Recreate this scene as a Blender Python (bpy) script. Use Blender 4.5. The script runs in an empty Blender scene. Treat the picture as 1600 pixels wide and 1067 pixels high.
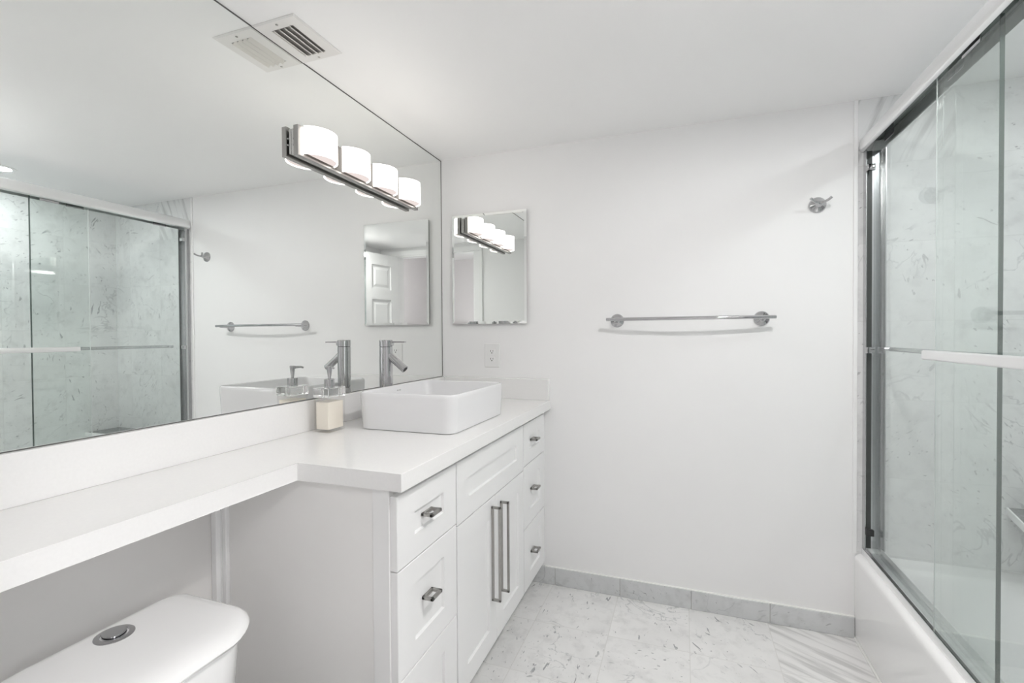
import bpy, bmesh, math, random
from mathutils import Vector, Matrix

C = bpy.context.scene.collection
sc = bpy.context.scene
PI = math.pi
D = 2.2334          # back wall plane (y)
CEIL = 2.13         # bathroom ceiling

# ------------------------------------------------------------------ camera, world, exposure
yaw, pit, rol = 0.345977, -0.013196, -0.005931
F = Vector((-math.sin(yaw)*math.cos(pit), math.cos(yaw)*math.cos(pit), math.sin(pit)))
R0 = Vector((math.cos(yaw), math.sin(yaw), 0)); U0 = R0.cross(F)
R = R0*math.cos(rol) + U0*math.sin(rol); U = -R0*math.sin(rol) + U0*math.cos(rol)
cd = bpy.data.cameras.new('camera'); cam = bpy.data.objects.new('camera', cd); C.objects.link(cam)
cd.sensor_fit = 'HORIZONTAL'; cd.sensor_width = 36; cd.lens = 742.462/1600*36; cd.clip_start = 0.02
cam.matrix_world = Matrix(((R.x, U.x, -F.x, 1.1956), (R.y, U.y, -F.y, 0.0), (R.z, U.z, -F.z, 1.2141), (0, 0, 0, 1)))
sc.camera = cam
w = bpy.data.worlds.new('world'); sc.world = w; w.use_nodes = True
w.node_tree.nodes['Background'].inputs[0].default_value = (.8, .85, .9, 1)
w.node_tree.nodes['Background'].inputs[1].default_value = 0.2
sc.view_settings.view_transform = 'Standard'; sc.view_settings.look = 'None'
sc.view_settings.gamma = 1; sc.view_settings.use_curve_mapping = False
sc.view_settings.exposure = 2.24
sc.cycles.max_bounces = 14; sc.cycles.diffuse_bounces = 7; sc.cycles.glossy_bounces = 8
sc.cycles.transparent_max_bounces = 24; sc.cycles.transmission_bounces = 8
sc.cycles.use_denoising = True; sc.cycles.sample_clamp_indirect = 6
VAN_E, CAN_E, TUB_E, HALL_E, FILL_WIN_E = 1.3, 146.0, 48.0, 11.5, 1.2    # lamp strengths

# ------------------------------------------------------------------ materials
def mat(name, col, rough=.5, metal=0., spec=.5, coat=0., noise=0., nscale=8., bump=0.):
    m = bpy.data.materials.new(name); m.use_nodes = True
    nt = m.node_tree; b = nt.nodes['Principled BSDF']
    b.inputs['Base Color'].default_value = (*col, 1); b.inputs['Roughness'].default_value = rough
    b.inputs['Metallic'].default_value = metal; b.inputs['Specular IOR Level'].default_value = spec
    b.inputs['Coat Weight'].default_value = coat; b.inputs['Coat Roughness'].default_value = .05
    if noise or bump:
        g = nt.nodes.new('ShaderNodeNewGeometry'); n = nt.nodes.new('ShaderNodeTexNoise')
        n.inputs['Scale'].default_value = nscale; n.inputs['Detail'].default_value = 4
        nt.links.new(g.outputs['Position'], n.inputs['Vector'])
        if noise:
            r = nt.nodes.new('ShaderNodeValToRGB')
            r.color_ramp.elements[0].position = .3; r.color_ramp.elements[1].position = .7
            r.color_ramp.elements[0].color = (*[c*(1-noise) for c in col], 1)
            r.color_ramp.elements[1].color = (*[min(1, c*(1+noise)) for c in col], 1)
            nt.links.new(n.outputs['Fac'], r.inputs['Fac']); nt.links.new(r.outputs['Color'], b.inputs['Base Color'])
        if bump:
            bp = nt.nodes.new('ShaderNodeBump'); bp.inputs['Strength'].default_value = bump
            bp.inputs['Distance'].default_value = .002
            nt.links.new(n.outputs['Fac'], bp.inputs['Height']); nt.links.new(bp.outputs['Normal'], b.inputs['Normal'])
    return m

def mirror_mat(name, col):
    m = bpy.data.materials.new(name); m.use_nodes = True; nt = m.node_tree; nt.nodes.clear()
    o = nt.nodes.new('ShaderNodeOutputMaterial'); g = nt.nodes.new('ShaderNodeBsdfGlossy')
    g.inputs['Color'].default_value = (*col, 1); g.inputs['Roughness'].default_value = 0.0
    nt.links.new(g.outputs[0], o.inputs[0]); return m

def emit(name, col, s):
    m = bpy.data.materials.new(name); m.use_nodes = True; nt = m.node_tree; nt.nodes.clear()
    o = nt.nodes.new('ShaderNodeOutputMaterial'); g = nt.nodes.new('ShaderNodeEmission')
    g.inputs['Color'].default_value = (*col, 1); g.inputs['Strength'].default_value = s
    nt.links.new(g.outputs[0], o.inputs[0]); return m

def pane(name, tint, ior=1.5):
    """thin clear sheet: fresnel mix of see-through and mirror reflection on each face"""
    m = bpy.data.materials.new(name); m.use_nodes = True; nt = m.node_tree; nt.nodes.clear(); L = nt.links
    o = nt.nodes.new('ShaderNodeOutputMaterial'); t = nt.nodes.new('ShaderNodeBsdfTransparent')
    g = nt.nodes.new('ShaderNodeBsdfGlossy'); g.inputs['Roughness'].default_value = 0; g.inputs['Color'].default_value = (.95, .97, .96, 1)
    t.inputs['Color'].default_value = (*tint, 1)
    geo = nt.nodes.new('ShaderNodeNewGeometry'); f = nt.nodes.new('ShaderNodeFresnel')
    k = nt.nodes.new('ShaderNodeMapRange'); k.inputs['To Min'].default_value = ior; k.inputs['To Max'].default_value = 1/ior
    L.new(geo.outputs['Backfacing'], k.inputs['Value']); L.new(k.outputs['Result'], f.inputs['IOR'])
    mx = nt.nodes.new('ShaderNodeMixShader'); L.new(f.outputs[0], mx.inputs[0]); L.new(t.outputs[0], mx.inputs[1]); L.new(g.outputs[0], mx.inputs[2])
    L.new(mx.outputs[0], o.inputs[0]); return m

def marble(name, axes, origin, size, base=(.80, .80, .795), specks=1.0, grout_w=.0016, grout=(.66, .65, .63), rough=.18, streak=None, veins=.6, dotty=1.0):
    """tiled Carrara marble; every tile has its own offset and turn"""
    m = bpy.data.materials.new(name); m.use_nodes = True; nt = m.node_tree; b = nt.nodes['Principled BSDF']; L = nt.links
    N = lambda t: nt.nodes.new(t)
    def math_(op, a, c=None, d=None):
        n = N('ShaderNodeMath'); n.operation = op
        for i, x in enumerate((a, c, d)):
            if x is None: continue
            if isinstance(x, (int, float)): n.inputs[i].default_value = x
            else: L.new(x, n.inputs[i])
        return n.outputs[0]
    g = N('ShaderNodeNewGeometry'); s = N('ShaderNodeSeparateXYZ'); L.new(g.outputs['Position'], s.inputs[0])
    a = math_('DIVIDE', math_('SUBTRACT', s.outputs[axes[0]], origin[0]), size[0])
    c = math_('DIVIDE', math_('SUBTRACT', s.outputs[axes[1]], origin[1]), size[1])
    fa, fc = math_('FLOOR', a), math_('FLOOR', c)
    cell = N('ShaderNodeCombineXYZ'); L.new(fa, cell.inputs[0]); L.new(fc, cell.inputs[1])
    wn = N('ShaderNodeTexWhiteNoise'); wn.noise_dimensions = '3D'; L.new(cell.outputs[0], wn.inputs['Vector'])
    p2 = N('ShaderNodeCombineXYZ'); L.new(s.outputs[axes[0]], p2.inputs[0]); L.new(s.outputs[axes[1]], p2.inputs[1])
    off = N('ShaderNodeVectorMath'); off.operation = 'MULTIPLY_ADD'; L.new(wn.outputs['Color'], off.inputs[0])
    off.inputs[1].default_value = (7, 7, 7); L.new(p2.outputs[0], off.inputs[2])
    rot = N('ShaderNodeVectorRotate'); rot.rotation_type = 'Z_AXIS'; L.new(off.outputs[0], rot.inputs['Vector'])
    L.new(math_('MULTIPLY', wn.outputs['Value'], 6.283), rot.inputs['Angle'])
    P = rot.outputs[0]
    def noise(scale, det, dist, stretch=None, rough_=.55):
        n = N('ShaderNodeTexNoise'); n.inputs['Scale'].default_value = scale; n.inputs['Detail'].default_value = det
        n.inputs['Distortion'].default_value = dist; n.inputs['Roughness'].default_value = rough_
        if stretch:
            mp = N('ShaderNodeMapping'); mp.inputs['Scale'].default_value = stretch; L.new(P, mp.inputs['Vector']); L.new(mp.outputs[0], n.inputs['Vector'])
        else: L.new(P, n.inputs['Vector'])
        return n.outputs['Fac']
    def ramp(x, lo, hi, inv=False):
        r = N('ShaderNodeMapRange'); r.interpolation_type = 'SMOOTHSTEP'; L.new(x, r.inputs['Value'])
        r.inputs['From Min'].default_value = lo; r.inputs['From Max'].default_value = hi
        r.inputs['To Min'].default_value = 1 if inv else 0; r.inputs['To Max'].default_value = 0 if inv else 1
        return r.outputs['Result']
    def mix(fac, A, B):
        x = N('ShaderNodeMix'); x.data_type = 'RGBA'
        if isinstance(fac, (int, float)): x.inputs[0].default_value = fac
        else: L.new(fac, x.inputs[0])
        for i, q in ((6, A), (7, B)):
            if isinstance(q, tuple): x.inputs[i].default_value = (*q, 1)
            else: L.new(q, x.inputs[i])
        return x.outputs[2]
    cloud = ramp(noise(5, 5, .4), .35, .75)
    col = mix(math_('MULTIPLY', cloud, .45), base, tuple(v*.80 for v in base))
    fine = ramp(noise(17, 6, .3, None, .62), .47, .74)
    col = mix(math_('MULTIPLY', fine, .42), col, tuple(v*.64 for v in base))
    rid = math_('ABSOLUTE', math_('SUBTRACT', noise(3.0, 5, .9), .5))
    vein = math_('MULTIPLY', ramp(rid, .001, .010, True), ramp(noise(4, 2, 0), .45, .65))
    col = mix(math_('MULTIPLY', vein, veins), col, (.42, .43, .44))
    sp = math_('MULTIPLY', ramp(noise(15, 2, .45, (1, 3.6, 1)), .66, .70), ramp(noise(6, 2, 0), .40, .58))
    col = mix(math_('MULTIPLY', sp, .75*specks), col, (.22, .23, .24))
    dots = math_('MULTIPLY', ramp(noise(48, 2, .2, (1, 1.7, 1)), .66, .72), ramp(noise(7, 2, 0), .40, .62))
    col = mix(math_('MULTIPLY', dots, .8*dotty), col, (.25, .26, .27))
    if streak is not None:       # one tile of a strongly streaked slab
        sn = N('ShaderNodeTexNoise'); sn.inputs['Scale'].default_value = 9; sn.inputs['Detail'].default_value = 5
        mp = N('ShaderNodeMapping'); mp.inputs['Scale'].default_value = (.4, 4.0, 1)
        vr = N('ShaderNodeVectorRotate'); vr.rotation_type = 'Z_AXIS'; vr.inputs['Angle'].default_value = -streak[2]
        L.new(p2.outputs[0], vr.inputs['Vector']); L.new(vr.outputs[0], mp.inputs['Vector']); L.new(mp.outputs[0], sn.inputs['Vector'])
        isx = math_('COMPARE', fa, float(streak[0]), .1)
        if streak[1] is not None: isx = math_('MULTIPLY', isx, math_('COMPARE', fc, float(streak[1]), .1))
        scol = mix(ramp(sn.outputs['Fac'], .45, .68), tuple(v*1.0 for v in base), tuple(v*.70 for v in base))
        col = mix(isx, col, scol)
    tone = math_('MULTIPLY', wn.outputs['Value'], .10)
    col = mix(tone, col, tuple(v*.6 for v in base))
    fra, frc = math_('FRACT', a), math_('FRACT', c)
    ea = math_('MULTIPLY', math_('SUBTRACT', .5, math_('ABSOLUTE', math_('SUBTRACT', fra, .5))), size[0])
    ec = math_('MULTIPLY', math_('SUBTRACT', .5, math_('ABSOLUTE', math_('SUBTRACT', frc, .5))), size[1])
    gm = ramp(math_('MINIMUM', ea, ec), grout_w*.6, grout_w*1.3, True)
    col = mix(math_('MULTIPLY', gm, .7), col, grout)
    L.new(col, b.inputs['Base Color']); b.inputs['Roughness'].default_value = rough
    return m

M = {}
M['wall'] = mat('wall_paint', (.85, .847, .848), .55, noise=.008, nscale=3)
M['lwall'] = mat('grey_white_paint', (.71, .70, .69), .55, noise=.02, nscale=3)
M['ceil'] = mat('ceiling_paint', (.925, .922, .922), .6, noise=.008, nscale=2)
M['hall'] = mat('hall_paint', (.66, .64, .645), .6, noise=.01, nscale=2)
M['door'] = mat('door_paint', (.74, .745, .745), .35)
M['trim'] = mat('white_trim_paint', (.86, .86, .86), .3)
M['cab'] = mat('white_lacquer', (.83, .83, .83), .32, noise=.006, nscale=5)
M['side'] = mat('cabinet_side_veneer', (.83, .82, .81), .4, noise=.015, nscale=4)
M['quartz'] = mat('white_quartz', (.825, .82, .815), .16, noise=.012, nscale=160)
M['sink'] = mat('sink_ceramic', (.77, .77, .78), .08, coat=.4)
M['ceramic'] = mat('white_ceramic', (.90, .90, .90), .08, coat=.5)
M['tub'] = mat('white_enamel', (.92, .92, .92), .12, coat=.4)
M['chrome'] = mat('chrome', (.54, .54, .55), .05, 1)
M['rail'] = mat('satin_rail', (.93, .93, .935), .34, 1)
M['jamb'] = mat('jamb_metal', (.58, .58, .59), .26, 1)
M['hollow_shade'] = mat('channel_shade', (.06, .065, .062), .35)  # painted shade for the hollow header, jamb and track channels
M['nickel'] = mat('brushed_nickel', (.42, .41, .395), .30, 1, noise=.05, nscale=60)
M['fix'] = mat('polished_nickel', (.62, .61, .60), .16, 1)
M['bar_refl'] = mat('dark_bar_reflection', (.07, .062, .055), .45)  # dark room reflected in the light bar, put into a plate's colour
M['fixbar'] = mat('satin_nickel_bar', (.40, .39, .38), .32, 1)
M['rubber'] = mat('black_rubber', (.03, .03, .03), .5)
M['dark'] = mat('shaded_gap', (.03, .03, .03), .8)
M['slot'] = mat('slot_black', (.05, .05, .05), .7)
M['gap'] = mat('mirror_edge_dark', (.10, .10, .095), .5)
M['vent'] = mat('vent_enamel', (.80, .79, .775), .45)
M['louver'] = mat('vent_louver_enamel', (.80, .78, .75), .4)
M['duct'] = mat('duct_grey_metal', (.30, .29, .28), .6)
M['plast'] = mat('white_plastic', (.82, .82, .815), .3)
M['caulk'] = mat('white_caulk', (.85, .85, .83), .5)
M['cream'] = mat('cream_soap', (.88, .83, .74), .45, noise=.01, nscale=30)
M['edge'] = mat('glass_edge_green', (.075, .10, .092), .3, spec=.25)
M['edge_glint'] = mat('glass_edge_glint', (.62, .66, .65), .25)  # light reflected by the outer panel's edge, painted as a pale colour
M['emblem'] = mat('grey_emblem', (.45, .45, .45), .4)
M['mirror'] = mirror_mat('silvered_glass', (.925, .94, .925))
M['cmirror'] = mirror_mat('cabinet_silvered_glass', (.94, .955, .945))
M['glass'] = pane('shower_glass', (.962, .978, .971))
M['aclear'] = pane('clear_bottle_acrylic', (.975, .97, .965), 1.5)
M['acryl'] = bpy.data.materials.new('clear_acrylic'); M['acryl'].use_nodes = True
_n = M['acryl'].node_tree.nodes; _b = _n['Principled BSDF']
_b.inputs['Base Color'].default_value = (.97, .975, .97, 1); _b.inputs['Roughness'].default_value = 0.0
_b.inputs['Transmission Weight'].default_value = 1.0; _b.inputs['IOR'].default_value = 1.47
M['shade'] = emit('lit_opal_glass', (1, .95, .885), VAN_E)
M['shade_end'] = emit('opal_glass_underside', (.80, .70, .665), .23)
M['can'] = emit('downlight_lens', (1, .978, .962), CAN_E)
M['cantub'] = emit('tub_downlight_lens', (.94, .985, 1), TUB_E)
M['fill_window'] = emit('fill_light_pane', (.97, .985, 1), FILL_WIN_E)
M['hallglow'] = emit('hall_fill_lens', (1, .978, .97), HALL_E)
T = .309
M['floor'] = marble('floor_marble', (0, 1), (.600, 1.917-6*T), (T, T), base=(.835, .83, .822), streak=(3, None, -.54))
M['base'] = marble('baseboard_marble', (0, 2), (.610, -.20), (T, .4), base=(.66, .67, .675), specks=.7)
M['tile'] = marble('shower_marble_back', (0, 2), (1.844, .345), (.305, .305), base=(.80, .805, .805), specks=.7, grout=(.60, .61, .60), rough=.4, streak=(0, 5, 1.15), grout_w=.0009)
M['tile2'] = marble('shower_marble_side', (1, 2), (D-.305*5, .345), (.305, .305), base=(.80, .805, .805), specks=1.0, rough=.4, grout=(.60, .61, .60), grout_w=.0009)
M['slab'] = marble('shelf_marble', (0, 1), (0, 0), (5, 5), base=(.13, .135, .14), specks=.3)

# ------------------------------------------------------------------ mesh helpers
def box(bm, x0, x1, y0, y1, z0, z1, bev=0., seg=2):
    vs = [bm.verts.new(p) for p in ((x0,y0,z0),(x1,y0,z0),(x1,y1,z0),(x0,y1,z0),(x0,y0,z1),(x1,y0,z1),(x1,y1,z1),(x0,y1,z1))]
    fs = [bm.faces.new([vs[i] for i in q]) for q in ((3,2,1,0),(4,5,6,7),(0,1,5,4),(1,2,6,5),(2,3,7,6),(3,0,4,7))]
    if bev:
        es = list({e for f in fs for e in f.edges})
        bmesh.ops.bevel(bm, geom=es, offset=bev, segments=seg, profile=.5, affect='EDGES')
    return bm

def loft(bm, loops, cap0=True, cap1=True, closed=True):
    rows = [[bm.verts.new(p) for p in lp] for lp in loops]
    n = len(rows[0])
    for a, b in zip(rows, rows[1:]):
        for i in range(n if closed else n-1):
            j = (i+1) % n
            bm.faces.new((a[i], a[j], b[j], b[i]))
    if cap0: bm.faces.new(rows[0][::-1])
    if cap1: bm.faces.new(rows[-1])
    return rows

def rrect(cx, cy, hx, hy, r, z, n=7):
    pts = []
    for sx, sy, a0 in ((1, 1, 0), (-1, 1, PI/2), (-1, -1, PI), (1, -1, 3*PI/2)):
        for i in range(n):
            a = a0 + PI/2*i/(n-1)
            pts.append((cx+sx*(hx-r)+r*math.cos(a), cy+sy*(hy-r)+r*math.sin(a), z))
    return pts

def frame(d):
    d = Vector(d).normalized(); u = Vector((0, 0, 1)) if abs(d.z) < .95 else Vector((0, 1, 0))
    a = d.cross(u).normalized(); return a, a.cross(d).normalized()

def tube(bm, pts, r, n=16, caps=True):
    """round rod through points; r a number or one radius per point"""
    pts = [Vector(p) for p in pts]; loops = []
    for i, p in enumerate(pts):
        d = (pts[min(i+1, len(pts)-1)] - pts[max(i-1, 0)]); a, b = frame(d)
        rr = r[i] if isinstance(r, (list, tuple)) else r
        loops.append([p + a*rr*math.cos(2*PI*k/n) + b*rr*math.sin(2*PI*k/n) for k in range(n)])
    loft(bm, loops, caps, caps); return bm

def turned(bm, base, axis, prof, n=40):
    """lathe: prof = [(distance along axis, radius)]"""
    base = Vector(base); d = Vector(axis).normalized(); a, b = frame(d)
    loft(bm, [[base + d*t + a*r*math.cos(2*PI*k/n) + b*r*math.sin(2*PI*k/n) for k in range(n)] for t, r in prof]); return bm

def obj(name, bm, m, parent=None, smooth=None, label=None, kind=None):
    bmesh.ops.recalc_face_normals(bm, faces=bm.faces)
    me = bpy.data.meshes.new(name); bm.to_mesh(me); bm.free()
    me.materials.append(m)
    if smooth:
        me.polygons.foreach_set('use_smooth', [True]*len(me.polygons)); me.set_sharp_from_angle(angle=math.radians(smooth))
    o = bpy.data.objects.new(name, me); C.objects.link(o)
    if parent:
        o.parent = parent; o.matrix_parent_inverse = parent.matrix_world.inverted()
    if label: o['label'] = label
    if kind: o['kind'] = kind
    return o

def thing(name, label, cat, loc=(0, 0, 0), group=None):
    o = bpy.data.objects.new(name, None); C.objects.link(o); o.location = loc; o.empty_display_size = .05
    o.matrix_world = Matrix.Translation(loc)
    o['label'] = label; o['category'] = cat
    if group: o['group'] = group
    return o

def tag(o, label, cat, group=None):
    o['label'] = label; o['category'] = cat
    if group: o['group'] = group
    return o

def B(): return bmesh.new()
def struct(name, bm, m, **k): return obj(name, bm, m, kind='structure', **k)

# ------------------------------------------------------------------ the setting
struct('floor', box(B(), -.2, 2.75, -2.7, D+.1, -.1, 0), M['floor'])
struct('ceiling', box(B(), -.1, 2.7, .01, D+.1, CEIL, CEIL+.08), M['ceil'])
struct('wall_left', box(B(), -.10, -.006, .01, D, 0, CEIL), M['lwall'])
struct('wall_back', box(B(), -.10, 1.838, D, D+.1, 0, CEIL), M['wall'])
struct('wall_shower_back', box(B(), 1.838, 2.7, D, D+.1, 0, CEIL), M['tile'])
struct('wall_shower_right', box(B(), 2.6, 2.7, .65, D, 0, CEIL), M['tile2'])
struct('wall_shower_near', box(B(), 1.85, 2.7, .64, .65, 0, CEIL), M['tile'])
struct('wall_right', box(B(), 1.84, 2.7, .01, .64, 0, CEIL), M['wall'])
DX0, DX1, DY = .742, 1.64, .13        # doorway in the wall behind the camera
bm = B(); box(bm, -.1, DX0, .01, DY, 0, 2.13); box(bm, DX1, 1.84, .01, DY, 0, 2.13); box(bm, DX0, DX1, .01, DY, 2.05, 2.13)
struct('wall_front', bm, M['wall'])
bm = B(); box(bm, DX0-.085, DX0, DY, DY+.014, 0, 2.05, .003); box(bm, DX1, DX1+.085, DY, DY+.014, 0, 2.05, .003)
box(bm, DX0-.085, DX1+.085, DY, DY+.014, 2.05, 2.10, .003)
struct('trim_3', bm, M['trim'])
bm = B(); box(bm, DX0, DX0+.012, .01, DY, 0, 2.05); box(bm, DX1-.012, DX1, .01, DY, 0, 2.05); box(bm, DX0+.012, DX1-.012, .01, DY, 2.038, 2.05)
struct('trim_4', bm, M['trim'])
# hallway seen through the doorway by way of the two mirrors
struct('wall_hall_back', box(B(), -.2, 2.7, -2.7, -2.6, 0, 2.45), M['hall'])
struct('wall_hall_left', box(B(), -.2, -.1, -2.6, .01, 0, 2.45), M['hall'])
WY0, WY1, WZ0, WZ1 = -1.15, -.20, .75, 2.15        # added fill opening, unseen, brightens tank and vanity
bm = B(); box(bm, 2.6, 2.7, -2.6, WY0, 0, 2.45); box(bm, 2.6, 2.7, WY1, .01, 0, 2.45); box(bm, 2.6, 2.7, WY0, WY1, 0, WZ0); box(bm, 2.6, 2.7, WY0, WY1, WZ1, 2.45)
struct('wall_hall_right', bm, M['hall'])
bm = B(); k = .045
box(bm, 2.585, 2.66, WY0, WY0+k, WZ0, WZ1); box(bm, 2.585, 2.66, WY1-k, WY1, WZ0, WZ1); box(bm, 2.585, 2.66, WY0+k, WY1-k, WZ0, WZ0+k); box(bm, 2.585, 2.66, WY0+k, WY1-k, WZ1-k, WZ1)
box(bm, 2.61, 2.65, WY0+k, WY1-k, (WZ0+WZ1)/2-.02, (WZ0+WZ1)/2+.02)
fill_win = struct('fill_window_1', bm, M['trim'])
obj('fill_window_pane', box(B(), 2.652, 2.656, WY0+k, WY1-k, WZ0+k, WZ1-k), M['fill_window'], fill_win, None, 'added glowing pane for fill light')
struct('wall_hall_front', box(B(), -.1, 2.6, .01, .06, 2.21, 2.45), M['hall'])
struct('ceiling_hall', box(B(), -.2, 2.7, -2.7, .06, 2.45, 2.52), M['ceil'])
# marble skirting along the back wall
bm = B()
for x0, x1 in ((.30, .609), (.610, .918), (.919, 1.227), (1.228, 1.536), (1.537, 1.836)):
    box(bm, x0, x1, D-.011, D, 0, .0836, .0015, 1)
struct('baseboard_back', bm, M['base'])
struct('trim_5', box(B(), .56, 1.836, D-.009, D, .0837, .0865), M['caulk'])
# white corner bead where the marble begins
struct('trim_1', box(B(), 1.829, 1.8435, D-.006, D, .338, CEIL, .002), M['trim'])
# scribe strips in the corner below the counter
bm = B(); box(bm, -.006, .012, .925, .955, 0, .853, .002); box(bm, .012, .018, .938, .955, 0, .853); box(bm, .018, .032, .938, .9525, 0, .853, .003)
struct('trim_2', bm, M['trim'])
# open six panel door
bm = B(); dw, dt, dh = .86, .035, 2.03
stiles = ((0, .115), (.375, .485), (dw-.115, dw)); rails = ((0, .22), (.86, 1.02), (1.58, 1.68), (1.92, dh))
for a, b in stiles: box(bm, a, b, 0, dt, .006, dh)
for c, d in rails:
    for a, b in ((.115, .375), (.485, dw-.115)): box(bm, a, b, 0, dt, max(c, .006), d)
for (c, d) in ((.22, .86), (1.02, 1.58), (1.68, 1.92)):
    for a, b in ((.115, .375), (.485, dw-.115)):
        box(bm, a, b, .011, dt-.011, c, d)
        for y0, y1 in ((.011, .004), (dt-.011, dt-.004)):
            k = .022; q = .05
            l0 = [(a+k, y0, c+k), (b-k, y0, c+k), (b-k, y0, d-k), (a+k, y0, d-k)]
            l1 = [(a+q, y1, c+q), (b-q, y1, c+q), (b-q, y1, d-q), (a+q, y1, d-q)]
            loft(bm, [l0, l1], False, True)
door = struct('door_1', bm, M['door'])
bm = B(); turned(bm, (dw-.065, dt, .95), (0, 1, 0), ((0, .028), (.005, .028), (.006, .012), (.010, .012), (.012, .022), (.020, .024), (.025, .018), (.026, .001)))
turned(bm, (dw-.065, 0, .95), (0, -1, 0), ((0, .030), (.006, .030), (.008, .012), (.018, .012), (.022, .022), (.032, .025), (.038, .018), (.039, .001)))
kn = obj('door_knob', bm, M['nickel'], door, 40, 'brushed nickel door knob')
door.location = (1.632, DY+.016, 0); door.rotation_euler = (0, 0, math.radians(80))

# ------------------------------------------------------------------ big wall mirror
mt = thing('wall_mirror', 'large frameless mirror covering the left wall from backsplash to ceiling', 'mirror', (0, 1.2, 1.0))
MZ0, MZ1, MY0, MY1 = 1.0015, 2.1265, .145, 2.2305
obj('mirror_glass', box(B(), -.006, 0, MY0, MY1, MZ0, MZ1), M['mirror'], mt)
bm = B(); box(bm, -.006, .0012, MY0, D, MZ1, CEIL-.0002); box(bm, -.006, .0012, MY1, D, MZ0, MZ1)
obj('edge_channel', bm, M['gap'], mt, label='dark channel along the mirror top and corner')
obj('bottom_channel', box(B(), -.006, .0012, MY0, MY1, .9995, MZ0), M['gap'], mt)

# ------------------------------------------------------------------ recessed medicine cabinet
mc = thing('medicine_cabinet', 'mirrored medicine cabinet hanging on the back wall above the outlet', 'medicine cabinet', (.272, D, 1.27))
x0, x1, z0, z1 = .0695, .4752, 1.2729, 1.8311
obj('cabinet_body', box(B(), x0+.004, x1-.004, 2.2195, D, z0+.004, z1-.004), M['nickel'], mc)
bm = B(); yb, ye, yf, k = 2.2194, 2.2164, 2.2148, .0125
lp = lambda y, i: [(x0+i, y, z0+i), (x1-i, y, z0+i), (x1-i, y, z1-i), (x0+i, y, z1-i)]
loft(bm, [lp(yb, 0), lp(ye, 0), lp(yf, k)], True, True)
obj('mirror_door', bm, M['cmirror'], mc)

# ------------------------------------------------------------------ countertop with backsplash
CT, CB = .898, .8545
ct = thing('countertop', 'white quartz vanity counter narrowing to a shelf over the toilet tank', 'countertop', (.3, 1.5, CB))
bm = B(); poly = [(-.006, .135), (.287, .135), (.287, .932), (.589, .932), (.589, D-.0005), (-.006, D-.0005)]
loft(bm, [[(x, y, CB) for x, y in poly], [(x, y, CT) for x, y in poly]])
bmesh.ops.bevel(bm, geom=[e for e in bm.edges], offset=.0015, segments=2, affect='EDGES', profile=.5)
obj('counter_slab', bm, M['quartz'], ct)
tag(obj('backsplash', box(B(), -.0058, .018, .145, D-.0005, CT+.0002, .9993, .001, 1), M['quartz']), 'long white quartz backsplash strip below the big mirror', 'backsplash')
tag(obj('backsplash', box(B(), .0182, .583, 2.2135, D-.0005, CT+.0002, .9993, .001, 1), M['quartz']), 'short white quartz backsplash on the back wall under the outlet', 'backsplash')

# ------------------------------------------------------------------ vanity cabinet
van = thing('vanity_cabinet', 'white shaker vanity cabinet with two doors and drawer stacks under the sink', 'cabinet', (.28, 1.58, 0))
VY0, VY1, FX = .948, 2.2330, .545
bm = B(); box(bm, .0, FX, VY0+.018, VY1, .12, CB-.001); obj('carcass', bm, M['cab'], van)
bm = B(); box(bm, .02, .47, VY0+.02, VY1, 0, .1195); obj('toe_kick', bm, M['cab'], van)
bm = B(); box(bm, .0325, FX, VY0, VY0+.0178, 0, CB-.001, .001, 1); obj('end_panel', bm, M['side'], van)
bm = B(); box(bm, FX-.045, FX+.001, VY0-.004, VY0-.0002, 0, CB-.001, .001, 1); obj('corner_stile', bm, M['cab'], van)
bm = B(); box(bm, FX+.0002, FX+.010, 2.196, VY1, .12, .838); obj('filler_strip', bm, M['cab'], van)
def shaker(y0, y1, z0, z1, ry, rz, name):
    bm = B(); xb, xf, xp = FX+.0005, FX+.020, FX+.0125
    pan = [(y0+ry, z0+rz), (y1-ry, z0+rz), (y1-ry, z1-rz), (y0+ry, z1-rz)]; out = [(y0, z0), (y1, z0), (y1, z1), (y0, z1)]
    pin = [(y0+ry+.003, z0+rz+.003), (y1-ry-.003, z0+rz+.003), (y1-ry-.003, z1-rz-.003), (y0+ry+.003, z1-rz-.003)]
    e = .0015; oe = [(y0+e, z0+e), (y1-e, z0+e), (y1-e, z1-e), (y0+e, z1-e)]
    loft(bm, [[(xb, a, b) for a, b in out], [(xf-e, a, b) for a, b in out], [(xf, a, b) for a, b in oe], [(xf, a, b) for a, b in pan], [(xp, a, b) for a, b in pin]])
    return obj(name, bm, M['cab'], van)
PX = FX+.0125
def ring(y, z, w, depth, vertical, parent, name, x):
    """closed rectangular loop pull standing square to the front"""
    h = .0042; bm = B()
    def bar(p, q): box(bm, min(p[0], q[0])-h, max(p[0], q[0])+h, min(p[1], q[1])-h, max(p[1], q[1])+h, min(p[2], q[2])-h, max(p[2], q[2])+h, .0013, 2)
    if not vertical:
        a, b = y-w/2+h, y+w/2-h; xa, xb = x+h, x+depth-h
        bar((xa, a, z), (xa, b, z)); bar((xb, a, z), (xb, b, z)); bar((xa, a, z), (xb, a, z)); bar((xa, b, z), (xb, b, z))
    else:
        a, b = z-w/2+h, z+w/2-h; xa, xb = x+h, x+depth-h
        bar((xa, y, a), (xa, y, b)); bar((xb, y, a), (xb, y, b)); bar((xa, y, a), (xb, y, a)); bar((xa, y, b), (xb, y, b))
    return obj(name, bm, M['nickel'], parent)
g = .003
ZR = ((.659, .836), (.392, .656), (.123, .389))
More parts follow.
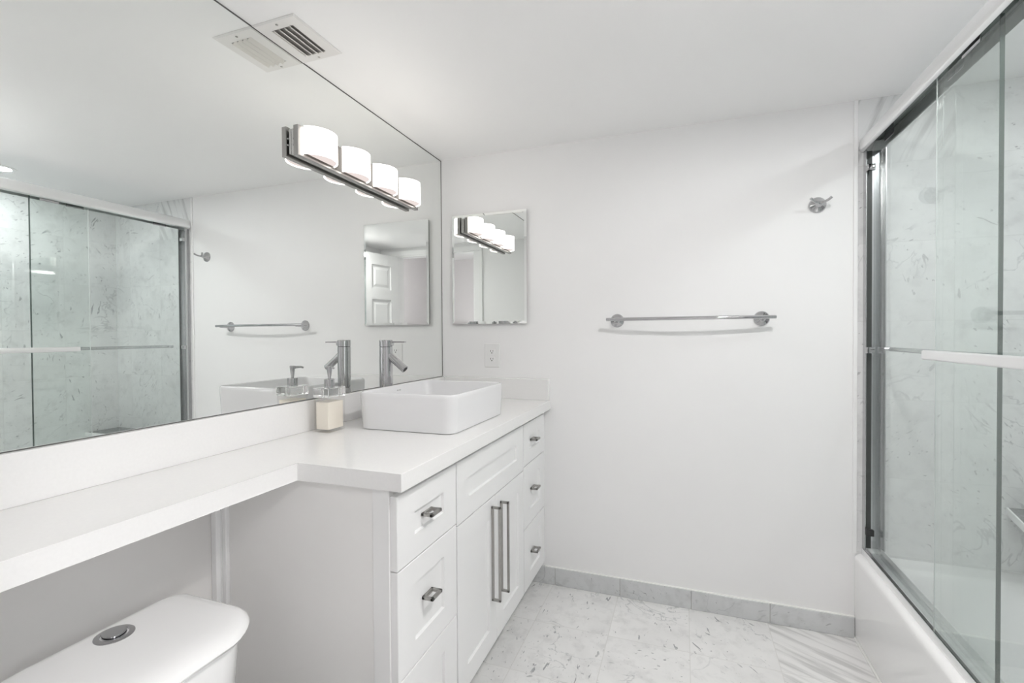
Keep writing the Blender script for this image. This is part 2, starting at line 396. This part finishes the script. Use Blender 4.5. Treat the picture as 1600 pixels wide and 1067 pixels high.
for (ya, yb_, ry) in ((.9495, 1.2555, .076), (1.8875, 2.1935, .076)):
    for i, (a, b) in enumerate(ZR):
        dr = shaker(ya, yb_, a, b, ry, .060, 'drawer')
        ring((ya+yb_)/2-(.008 if ya < 1 else .018), (.752, .535, .255)[i], .052, .033, False, dr, 'drawer_pull', PX+.0002)
shaker(1.2625, 1.8805, .648, .836, .082, .063, 'false_front')
for ya, yb_, hy, hz in ((1.2625, 1.570, 1.5285, .452), (1.573, 1.8805, 1.6135, .4425)):
    dd = shaker(ya, yb_, .123, .645, .064, .068, 'cabinet_door')
    ring(hy, hz, .332, .034, True, dd, 'door_handle', FX+.0202)

# ------------------------------------------------------------------ vessel sink
SX, SY, SHX, SHY, SZ = .330, 1.570, .185, .231, 1.0245
sk = thing('vessel_sink', 'white rectangular vessel sink standing on the white counter', 'sink', (SX, SY, CT))
bm = B(); lps = []
for dz, ins, r in ((0, .010, .035), (.002, .006, .037), (.03, .004, .038), (.112, 0, .040), (.1225, .0008, .040), (.1255, .003, .038), (.1265, .006, .036), (.1255, .009, .033), (.122, .0115, .031), (.07, .016, .035), (.03, .024, .045), (.016, .040, .055), (.0125, .065, .055), (.012, .13, .03)):
    lps.append(rrect(SX, SY, SHX-ins, SHY-ins, r, CT+.0003+dz, 9))
loft(bm, lps); obj('basin', bm, M['sink'], sk, 50)
bm = B(); turned(bm, (SX, SY, CT+.012), (0, 0, 1), ((0, .03), (.003, .03), (.005, .022), (.0045, .001))); obj('drain', bm, M['chrome'], sk, 40, 'chrome drain')
bm = B(); xw = SX-SHX+.0128
for yy, wz in ((SY+.005, .006), (SY+.02, .0075)):
    bmesh.ops.create_icosphere(bm, subdivisions=2, radius=1, matrix=Matrix.Translation((xw, yy, CT+.106)) @ Matrix.Diagonal((.0012, wz, .0035, 1)))
obj('emblem', bm, M['emblem'], sk, 60, 'small grey mark inside the basin rim')

# ------------------------------------------------------------------ faucet
fx, fy = .100, 1.583
fc = thing('faucet', 'tall chrome single-lever faucet on the counter behind the vessel sink', 'faucet', (fx, fy, CT))
bm = B(); turned(bm, (fx, fy, CT+.0002), (0, 0, 1), ((0, .029), (.004, .029), (.005, .0255), (.273, .0255), (.2735, .024))); obj('body', bm, M['chrome'], fc, 40)
bm = B(); turned(bm, (fx, fy, CT+.2735), (0, 0, 1), ((0, .0225), (.0015, .0255), (.0255, .0258), (.0275, .0240))); obj('lever_cap', bm, M['chrome'], fc, 40)
bm = B(); turned(bm, (fx+.022, fy, CT+.2865), (1, 0, 0), ((0, .009), (.010, .009), (.011, .007)))
loft(bm, [[(fx+x, fy+sy*wd, CT+.2865+dz+sz*th) for sy, sz in ((-1, -1), (1, -1), (1, 1), (-1, 1))] for x, wd, th, dz in ((.020, .006, .003, .006), (.06, .0055, .0026, .006), (.088, .0065, .0024, .006))])
obj('lever', bm, M['chrome'], fc, 30)
p0 = Vector((fx+.010, fy, 1.143)); p1 = Vector((fx+.0825, fy, 1.087)); dv = (p1-p0).normalized()
bm = B(); tube(bm, [p0, p0+dv*.02, p1-dv*.006, p1], .0145, 24); obj('spout', bm, M['chrome'], fc, 40)
bm = B(); turned(bm, p1, dv, ((0, .0150), (.004, .0150), (.0045, .012))); ae = obj('aerator', bm, M['chrome'], fc, 40)
bm = B(); turned(bm, p1+dv*.0046, dv, ((0, .0105), (.0004, .0105))); obj('outlet_hole', bm, M['slot'], fc)

# ------------------------------------------------------------------ soap dispenser
sx, sy = .079, 1.290; hx, hy = .030, .041
sp = thing('soap_dispenser', 'clear acrylic pump dispenser half full of cream soap beside the sink', 'soap dispenser', (sx, sy, CT))
bm = B()
def rr_(i, r, z, dx=0.): return rrect(sx, sy, hx-i, hy-i, r, CT+z, 5)
loft(bm, [rr_(.001, .003, .0004), rr_(0, .004, .0015), rr_(0, .004, .114), rr_(.0004, .004, .1145)])
bottle = obj('bottle', bm, M['aclear'], sp, 30, 'clear square bottle')
bm = B(); loft(bm, [rr_(.005, .002, z) for z in (.010, .099)]); obj('liquid_soap', bm, M['cream'], bottle, 30, 'cream coloured soap')
bm = B(); loft(bm, [rr_(-i, .003, z) for z, i in ((.1148, .0005), (.116, .0015), (.144, .0015), (.1455, .0))]); obj('lid', bm, M['acryl'], sp, 30)
bm = B(); turned(bm, (sx, sy, CT+.1457), (0, 0, 1), ((0, .0165), (.0265, .0165), (.0275, .0155), (.0278, .007))); obj('pump_collar', bm, M['chrome'], sp, 40)
bm = B(); turned(bm, (sx, sy, CT+.1737), (0, 0, 1), ((0, .0050), (.006, .0050), (.012, .0060), (.038, .0090), (.0405, .0090), (.042, .007)), 24)
tube(bm, [(sx, sy, CT+.207), (sx-.004, sy+.012, CT+.2095), (sx-.010, sy+.028, CT+.2095), (sx-.013, sy+.036, CT+.2065)], [.0055, .005, .004, .0035], 12)
obj('pump_head', bm, M['chrome'], sp, 40)

# ------------------------------------------------------------------ vanity light bar
vl = thing('vanity_light', 'four-shade nickel vanity light mounted on the big mirror', 'wall lamp', (0, 1.57, 1.85))
ly0, ly1, lz0, lz1 = 1.212, 1.944, 1.806, 1.888
obj('backplate', box(B(), .0005, .009, ly0+.004, ly1-.004, lz0, lz1, .001, 1), M['fix'], vl)
obj('gap_shade', box(B(), .0091, .0145, ly0+.02, ly1-.02, lz0+.008, lz1-.008), M['dark'], vl)  # near-black box paints the shaded gap behind the front bar
obj('front_bar', box(B(), .0146, .0335, ly0-.002, ly1, lz0-.008, lz1+.008, .0015, 2), M['fixbar'], vl)
bm = B()
for zz in (1.84, 1.86): turned(bm, (.012, ly0+.02, zz-.004), (0, -1, 0), ((0, .003), (.018, .003), (.020, .0015)), 12)
obj('mounting_screw', bm, M['chrome'], vl, 40)
obj('reflection_plate', box(B(), .0336, .0343, 1.237, 1.926, 1.806, 1.895), M['bar_refl'], vl, None, 'dark plate standing in for the light bar reflection behind the shades')
for cy in (1.307, 1.490, 1.673, 1.856):
    half, sag = .0715, .052; rad = (half*half+sag*sag)/(2*sag); a1 = math.asin(half/rad); cxx = .0345+sag-rad
    za, zb = 1.810, 1.901; n = 28; th = .004
    arc = lambda r_, h_: [(cxx+r_*math.cos(t), cy+r_*math.sin(t)) for t in [(-1+2*i/n)*h_ for i in range(n+1)]]
    outer = arc(rad, a1); rin = rad-th; inner = arc(rin, math.acos(min(1, (.0345-cxx)/rin)))
    prof = outer + inner[::-1]
    bm = B(); loft(bm, [[(x, y, za) for x, y in prof], [(x, y, zb) for x, y in prof]], False, False)
    rows0 = [v for v in bm.verts if abs(v.co.z-za) < 1e-6]; rows1 = [v for v in bm.verts if abs(v.co.z-zb) < 1e-6]
    for rws, in ((rows0,), (rows1,)):
        for i in range(n):
            bm.faces.new((rws[i], rws[i+1], rws[-2-i], rws[-1-i]))
    sh = obj('lamp_shade', bm, M['shade'], vl, 40, 'glowing white curved glass shade')
    bm = B(); ii = arc(rin-.0005, math.acos(min(1, (.0345-cxx)/(rin-.0005))))
    loft(bm, [[(x, y, za+.003) for x, y in ii], [(x, y, za+.006) for x, y in ii]])
    obj('shade_base', bm, M['shade_end'], sh, None, 'pinkish underside of the shade')

# ------------------------------------------------------------------ ceiling air vent
av = thing('air_vent', 'white metal ceiling air vent touching the top of the mirror', 'vent', (.08, 1.17, CEIL))
vx0, vx1, vy0, vy1 = .0015, .158, 1.069, 1.273; sx0, sx1, sy0, sy1 = .040, .1215, 1.104, 1.240
bm = B(); t0, t1 = CEIL-.0002, CEIL-.005
def vl_(x0, x1, y0, y1, z): return [(x0, y0, z), (x1, y0, z), (x1, y1, z), (x0, y1, z)]
loft(bm, [vl_(sx0, sx1, sy0, sy1, t0), vl_(vx0, vx1, vy0, vy1, t0), vl_(vx0, vx1, vy0, vy1, t0-.0015), vl_(vx0+.004, vx1-.004, vy0+.004, vy1-.004, t1), vl_(sx0, sx1, sy0, sy1, t1), vl_(sx0, sx1, sy0, sy1, t0)], False, False)
obj('vent_frame', bm, M['vent'], av)
obj('duct_opening', box(B(), sx0, sx1, sy0, sy1, CEIL-.0006, CEIL-.0003), M['duct'], av)
for i in range(4):
    xx = sx0+.004+i*.0203
    bm = B(); loft(bm, [[(xx+dx, y, CEIL-.0010-dz) for dx, dz in ((0, 0), (.0022, 0), (.0128, .0105), (.0106, .0115))] for y in (sy0, sy1)])
    obj('louver', bm, M['louver'], av)
for y in (1.0865, 1.258): obj('vent_screw', turned(B(), (.079, y, t1), (0, 0, -1), ((0, .004), (.001, .004), (.002, .002)), 16), M['nickel'], av, 40)

# ------------------------------------------------------------------ electrical outlet
ol = thing('electrical_outlet', 'white double outlet on the back wall below the medicine cabinet', 'outlet', (.284, D, 1.05))
bm = B(); cxo, czo = .2838, 1.112
loft(bm, [[(x, D-y, z) for x, _, z in [(p[0], 0, p[1]) for p in rrect(cxo, czo, .040-i, .061-i, .004, 0, 4)]] for y, i in ((0, 0), (.003, 0), (.0055, .003))])
obj('cover_plate', bm, M['plast'], ol, 30)
for zz in (czo+.0195, czo-.0195):
    bm = B(); loft(bm, [[(p[0], D-y, p[1]) for p in rrect(cxo, zz, .0165, .0135, .008, 0, 5)] for y in (.0054, .0070)]); rc = obj('receptacle', bm, M['plast'], ol, 30)
    bm = B(); yy = D-.0072
    box(bm, cxo-.0075, cxo-.0048, yy-.0002, yy+.0005, zz-.001, zz+.008); box(bm, cxo+.0048, cxo+.0070, yy-.0002, yy+.0005, zz, zz+.0075)
    turned(bm, (cxo, yy+.0005, zz-.0065), (0, -1, 0), ((0, .003), (.0007, .003)), 12)
    obj('slots', bm, M['slot'], rc, None, 'dark plug slots')

# ------------------------------------------------------------------ towel bar
tb = thing('towel_bar', 'slim curved chrome towel bar on the back wall between cabinet and shower', 'towel bar', (1.21, D, 1.28))
xa, xb, tz = .869, 1.548, 1.2822
bm = B(); pts = []
for i in range(33):
    s = -1+2*i/32; pts.append((xa+(xb-xa)*i/32, D-.068-.024*(1-s*s), tz))
tube(bm, pts, .0075, 16); obj('bar', bm, M['chrome'], tb, 40)
for px in (.909, 1.505):
    s = (px-xa)/(xb-xa)*2-1; dd_ = .068+.024*(1-s*s)
    bm = B(); turned(bm, (px, D, tz-.004), (0, -1, 0), ((0, .031), (.004, .031), (.009, .027), (.016, .014), (.024, .0085), (dd_, .007)), 40)
    obj('wall_mount', bm, M['chrome'], tb, 40)

# ------------------------------------------------------------------ robe hook
rh = thing('robe_hook', 'small chrome double robe hook on the back wall near the shower', 'hook', (1.706, D, 1.73))
bm = B(); turned(bm, (1.706, D, 1.7319), (0, -1, 0), ((0, .0315), (.004, .0315), (.010, .027), (.018, .014), (.026, .009), (.036, .008), (.040, .006))); obj('wall_flange', bm, M['chrome'], rh, 40)
for s in (-1, 1):
    bm = B(); tube(bm, [(1.706, D-.036, 1.733), (1.706+s*.012, D-.043, 1.7335), (1.706+s*.025, D-.052, 1.738), (1.706+s*.036, D-.060, 1.747)], [.0055, .0052, .005, .0052], 14)
    obj('hook_arm', bm, M['chrome'], rh, 50)

# ------------------------------------------------------------------ bathtub
TY0, TX0, TX1, TZ = .6505, 1.837, 2.5995, .338
tub = thing('bathtub', 'white alcove bathtub with plain front apron behind the glass doors', 'bathtub', (2.2, 1.44, 0))
bm = B()
def tl(x0, x1, y0, y1, z): return [(x0, y0, z), (x1, y0, z), (x1, y1, z), (x0, y1, z)]
DY2 = D-.0005
lps = [tl(TX0+.004, TX1, TY0, DY2, 0), tl(TX0, TX1, TY0, DY2, .02), tl(TX0, TX1, TY0, DY2, TZ-.045), tl(TX0+.0005, TX1, TY0, DY2, TZ-.030)]
for i in range(1, 7):
    a = PI/2*i/6; lps.append(tl(TX0+.022*(1-math.cos(a)), TX1, TY0, DY2, TZ-.022+.022*math.sin(a)))
lps.append(tl(TX0+.095, TX1-.035, TY0+.09, DY2-.07, TZ))
for i in range(1, 5):
    a = PI/2*i/4; k = .03*math.sin(a); lps.append(tl(TX0+.095+k, TX1-.035-k*.6, TY0+.09+k, DY2-.07-k, TZ-.03*(1-math.cos(a))))
lps.append(tl(TX0+.16, TX1-.09, TY0+.16, DY2-.25, .08)); lps.append(tl(TX0+.20, TX1-.13, TY0+.20, DY2-.32, .055))
loft(bm, lps); obj('tub_shell', bm, M['tub'], tub, 45)
bm = B(); turned(bm, (2.22, 1.0, .0552), (0, 0, 1), ((0, .03), (.003, .03), (.004, .02))); obj('tub_drain', bm, M['chrome'], tub, 40)
struct('trim_6', box(B(), TX0-.004, TX0+.003, TY0, D, .0002, .006), M['caulk'])

# ------------------------------------------------------------------ sliding shower doors
sd = thing('shower_door', 'chrome framed pair of sliding glass shower doors above the bathtub', 'shower door', (1.88, 1.44, TZ))
SY0, SY1 = .6505, D-.0006
bm = B(); HZ0, HZ1, HX0, HX1 = 1.923, 1.986, 1.846, 1.925
prof = [(HX0+.012, HZ0), (HX0+.003, HZ0+.006)]
for i in range(9):
    t = i/8; prof.append((HX0+.0105*t**2.2, HZ0+.014+(HZ1-HZ0-.022)*t))
prof += [(HX0+.017, HZ1-.003), (HX0+.026, HZ1), (HX1, HZ1), (HX1, HZ0), (HX1-.004, HZ0), (HX1-.004, HZ0+.045), (HX0+.014, HZ0+.045), (HX0+.014, HZ0)]
loft(bm, [[(x, y, z) for x, z in prof] for y in (SY0, SY1)]); obj('header_rail', bm, M['rail'], sd, 35, 'rounded polished header rail')
bm = B(); box(bm, 1.8605, 1.9275, SY0, SY1, TZ+.0002, TZ+.006); box(bm, 1.8605, 1.8645, SY0, SY1, TZ+.006, TZ+.026, .001, 1); box(bm, 1.879, 1.882, SY0, SY1, TZ+.006, TZ+.020); box(bm, 1.924, 1.9275, SY0, SY1, TZ+.006, TZ+.030)
obj('bottom_track', bm, M['rail'], sd)
obj('track_shade', box(B(), 1.8646, 1.8788, SY0+.031, SY1-.051, TZ+.0062, TZ+.0095), M['hollow_shade'], sd, label='dark strip painted as shade in the bottom track groove')
for s, yy in ((-1, SY1), (1, SY0)):
    bm = B(); q = lambda a, b: (min(yy+s*a, yy+s*b), max(yy+s*a, yy+s*b))
    for X0, X1, a, b in ((1.862, 1.928, 0, .003), (1.862, 1.865, .003, .030), (1.9245, 1.928, .003, .030)):
        box(bm, X0, X1, *q(a, b), TZ+.0302, HZ0-.0005)
    obj('wall_jamb', bm, M['jamb'], sd)
    obj('jamb_shade', box(B(), 1.8656, 1.8872, *q(.0031, .012), TZ+.0305, HZ0-.0006), M['hollow_shade'], sd, label='dark strip painted as shade inside the jamb')
obj('header_shade', box(B(), HX0+.0145, HX1-.0045, SY0, SY1, HZ0+.0405, HZ0+.0445), M['hollow_shade'], sd, label='dark strip painted as shade inside the header rail')
GZ0, GZ1 = TZ+.010, HZ0+.030
def glass(x, y0, y1, name, edges, em):
    p = obj(name, box(B(), x-.004, x+.004, y0, y1, GZ0, GZ1), M['glass'], sd)
    for e in edges:
        obj('glass_edge', box(B(), x-.0041, x+(.0041 if em == 'edge' else -.0026), e-.0015, e+.0015, GZ0+.0005, GZ1-.0005), M[em], p, label='dark green polished glass edge' if em == 'edge' else 'glass edge with its glint painted in')
    return p
OX, IX = 1.870, 1.892
outer = glass(OX, .685, 1.668, 'glass_panel', [1.6695], 'edge_glint'); inner = glass(IX, 1.4325, 2.206, 'glass_panel', [1.431], 'edge')
bm = B(); hz = 1.1545; box(bm, 1.803, 1.817, 1.02, 1.592, hz-.013, hz+.013, .005, 4); hb = obj('handle_bar', bm, M['rail'], outer, 40, 'thick flat chrome handle bar outside the glass')
bm = B()
for y in (1.08, 1.53): turned(bm, (1.816, y, hz), (1, 0, 0), ((0, .008), (OX-.0042-1.816, .008)), 20)
obj('handle_standoff', bm, M['chrome'], hb, 40)
bm = B(); tube(bm, [(1.916, 1.49, hz), (1.916, 2.150, hz)], .0085, 16)
ib = obj('inside_bar', bm, M['chrome'], inner, 40, 'thin chrome bar on the inner panel')
bm = B()
for y in (1.55, 2.125): turned(bm, (1.912, y, hz), (-1, 0, 0), ((0, .007), (1.912-IX-.0042, .007)), 16)
obj('bar_standoff', bm, M['chrome'], ib, 40)
for zz, m_ in ((1.850, 'chrome'), (1.148, 'chrome'), (.441, 'rubber')):
    obj('bumper', box(B(), 1.8612, 1.8872, SY1-.050, SY1-.0305, zz-.012, zz+.012, .002, 2), M[m_], sd, 40, 'black rubber bumper' if m_ == 'rubber' else 'clear grey bumper')
for y in (.80, 1.50): obj('roller_hanger', box(B(), OX-.0055, OX-.0042, y-.04, y+.04, HZ0-.012, HZ0+.028, .0005, 1), M['chrome'], outer)
for y in (1.62, 2.06): obj('roller_hanger', box(B(), IX-.0055, IX-.0042, y-.04, y+.04, HZ0-.012, HZ0+.028, .0005, 1), M['chrome'], inner)

# ------------------------------------------------------------------ corner shelf in the shower
cs = thing('shower_shelf', 'dark grey shelf with a white edge in the far corner of the shower', 'shelf', (2.46, 2.1, .55))
quad = [(2.309, D-.0005), (2.5995, D-.0005), (2.5995, 2.035), (2.262, 2.045)]; sz_ = .575
bm = B(); loft(bm, [[(x, y, z) for x, y in quad] for z in (sz_-.022, sz_)]); obj('shelf_top', bm, M['slab'], cs)
bm = B(); ed = [(2.302, D-.0005), (2.3088, D-.0005), (2.2617, 2.0448), (2.5995, 2.0348), (2.5995, 2.028), (2.2545, 2.038)]
loft(bm, [[(x, y, z) for x, y in ed] for z in (sz_-.024, sz_+.001)]); obj('edge_band', bm, M['trim'], cs, label='white front edge')

# ------------------------------------------------------------------ toilet
KZ = .61
tl_ = thing('toilet', 'white toilet with rounded tank under the narrow counter', 'toilet', (.3, .6, 0))
def dshape(xb, xf, y0, y1, z, rb=.03, rf=.095, bow=.018, n=9):
    """plan of a tank: straight back, small back corners, large front corners and a slightly bowed front"""
    pts = []; cy, hw = (y0+y1)/2, (y1-y0)/2
    for cx_, cyy, rr, a0 in ((xb+rb, y0+rb, rb, PI), (xf-rf, y0+rf, rf, 1.5*PI), (xf-rf, y1-rf, rf, 0), (xb+rb, y1-rb, rb, .5*PI)):
        for i in range(n):
            a = a0+PI/2*i/(n-1); x = cx_+rr*math.cos(a); y = cyy+rr*math.sin(a)
            if x > xf-rf: x -= bow*((y-cy)/hw)**2*(x-xf+rf)/rf
            pts.append((x, y, z))
    return pts
ty0, ty1 = .444, .808
bm = B(); loft(bm, [dshape(.052+a, .334-b, ty0+c, ty1-c, z, .03, .095, .03) for z, a, b, c in ((.36, .02, .04, .03), (.45, .01, .02, .018), (KZ-.034, .006, .012, .012))]); obj('tank', bm, M['ceramic'], tl_, 45)
bm = B(); loft(bm, [dshape(.046+a, .340-b, ty0-.004+c, ty1-.002-c, z, .03+c*.2, .095, .03) for z, a, b, c in ((KZ-.0335, .004, .010, .006), (KZ-.030, .001, .003, .002), (KZ-.024, 0, 0, 0), (KZ-.017, .001, .003, .002), (KZ-.010, .004, .013, .008), (KZ-.004, .010, .034, .020), (KZ-.001, .016, .062, .036), (KZ, .026, .105, .07))])
obj('tank_lid', bm, M['ceramic'], tl_, 45)
bm = B(); bx, by = .107, .626; turned(bm, (bx, by, KZ-.0008), (0, 0, 1), ((0, .034), (.002, .0335), (.0032, .030), (.0032, .024), (.0005, .0235), (.0005, .0225), (.0005, .001))); fb = obj('flush_button', bm, M['chrome'], tl_, 40, 'round chrome dual flush button')
bm = B(); turned(bm, (bx, by, KZ+.0002), (0, 0, 1), ((0, .0205), (.006, .0205), (.0075, .0190), (.0075, .001))); obj('button_cap', bm, M['chrome'], fb, 40)
# bowl, seat and cover, below the frame
def egg(cx, cy, lx, wy, z, n=40):
    return [(cx+lx*math.cos(t)*(1.0 if math.cos(t) > 0 else .8), cy+wy*math.sin(t), z) for t in [2*PI*i/n for i in range(n)]]
bm = B(); cy0 = .6
loft(bm, [egg(.42, cy0, .20, .115, 0), egg(.42, cy0, .19, .11, .05), egg(.42, cy0, .18, .105, .16), egg(.44, cy0, .22, .14, .28), egg(.46, cy0, .265, .178, .37), egg(.46, cy0, .27, .182, .39), egg(.46, cy0, .262, .175, .395)])
box(bm, .075, .36, cy0-.10, cy0+.10, .0, .37, .03, 3)
obj('bowl', bm, M['ceramic'], tl_, 45)
bm = B(); loft(bm, [egg(.475, cy0, .26, .180, .3955), egg(.475, cy0, .268, .186, .403), egg(.475, cy0, .262, .182, .418), egg(.475, cy0, .2, .13, .424)]); obj('seat_cover', bm, M['plast'], tl_, 45)

# ------------------------------------------------------------------ recessed downlights and added hall fill lamp
def can(x, y, z, m, label, r=.052):
    t = thing('recessed_downlight', label, 'ceiling light', (x, y, z), 'recessed ceiling downlights')
    bm = B(); turned(bm, (x, y, z-.0002), (0, 0, -1), ((0, r+.022), (.003, r+.021), (.005, r+.006), (.003, r+.001), (.0028, .001))); obj('trim_ring', bm, M['trim'], t, 40)
    bm = B(); turned(bm, (x, y, z-.0032), (0, 0, -1), ((0, r), (.0012, r), (.0014, r*.5))); obj('lens', bm, m, t, None, 'glowing lens')
can(2.262, 1.482, CEIL, M['cantub'], 'round recessed downlight in the ceiling above the bathtub', .046)
can(1.60, .95, CEIL, M['can'], 'round recessed downlight in the ceiling just inside the doorway', .046)
hl = thing('hall_fill_light', 'added round fill light on the hallway ceiling outside the bathroom door', 'ceiling light', (2.15, -.55, 2.45))  # unseen lamp added to fill the room with light
bm = B(); turned(bm, (2.15, -.55, 2.4498), (0, 0, -1), ((0, .19), (.02, .19), (.022, .18))); obj('fill_lamp_base', bm, M['trim'], hl, 40)
bm = B(); turned(bm, (2.15, -.55, 2.4275), (0, 0, -1), ((0, .178), (.02, .172), (.045, .13), (.058, .06), (.06, .001))); obj('fill_lamp_bowl', bm, M['hallglow'], hl, 40)
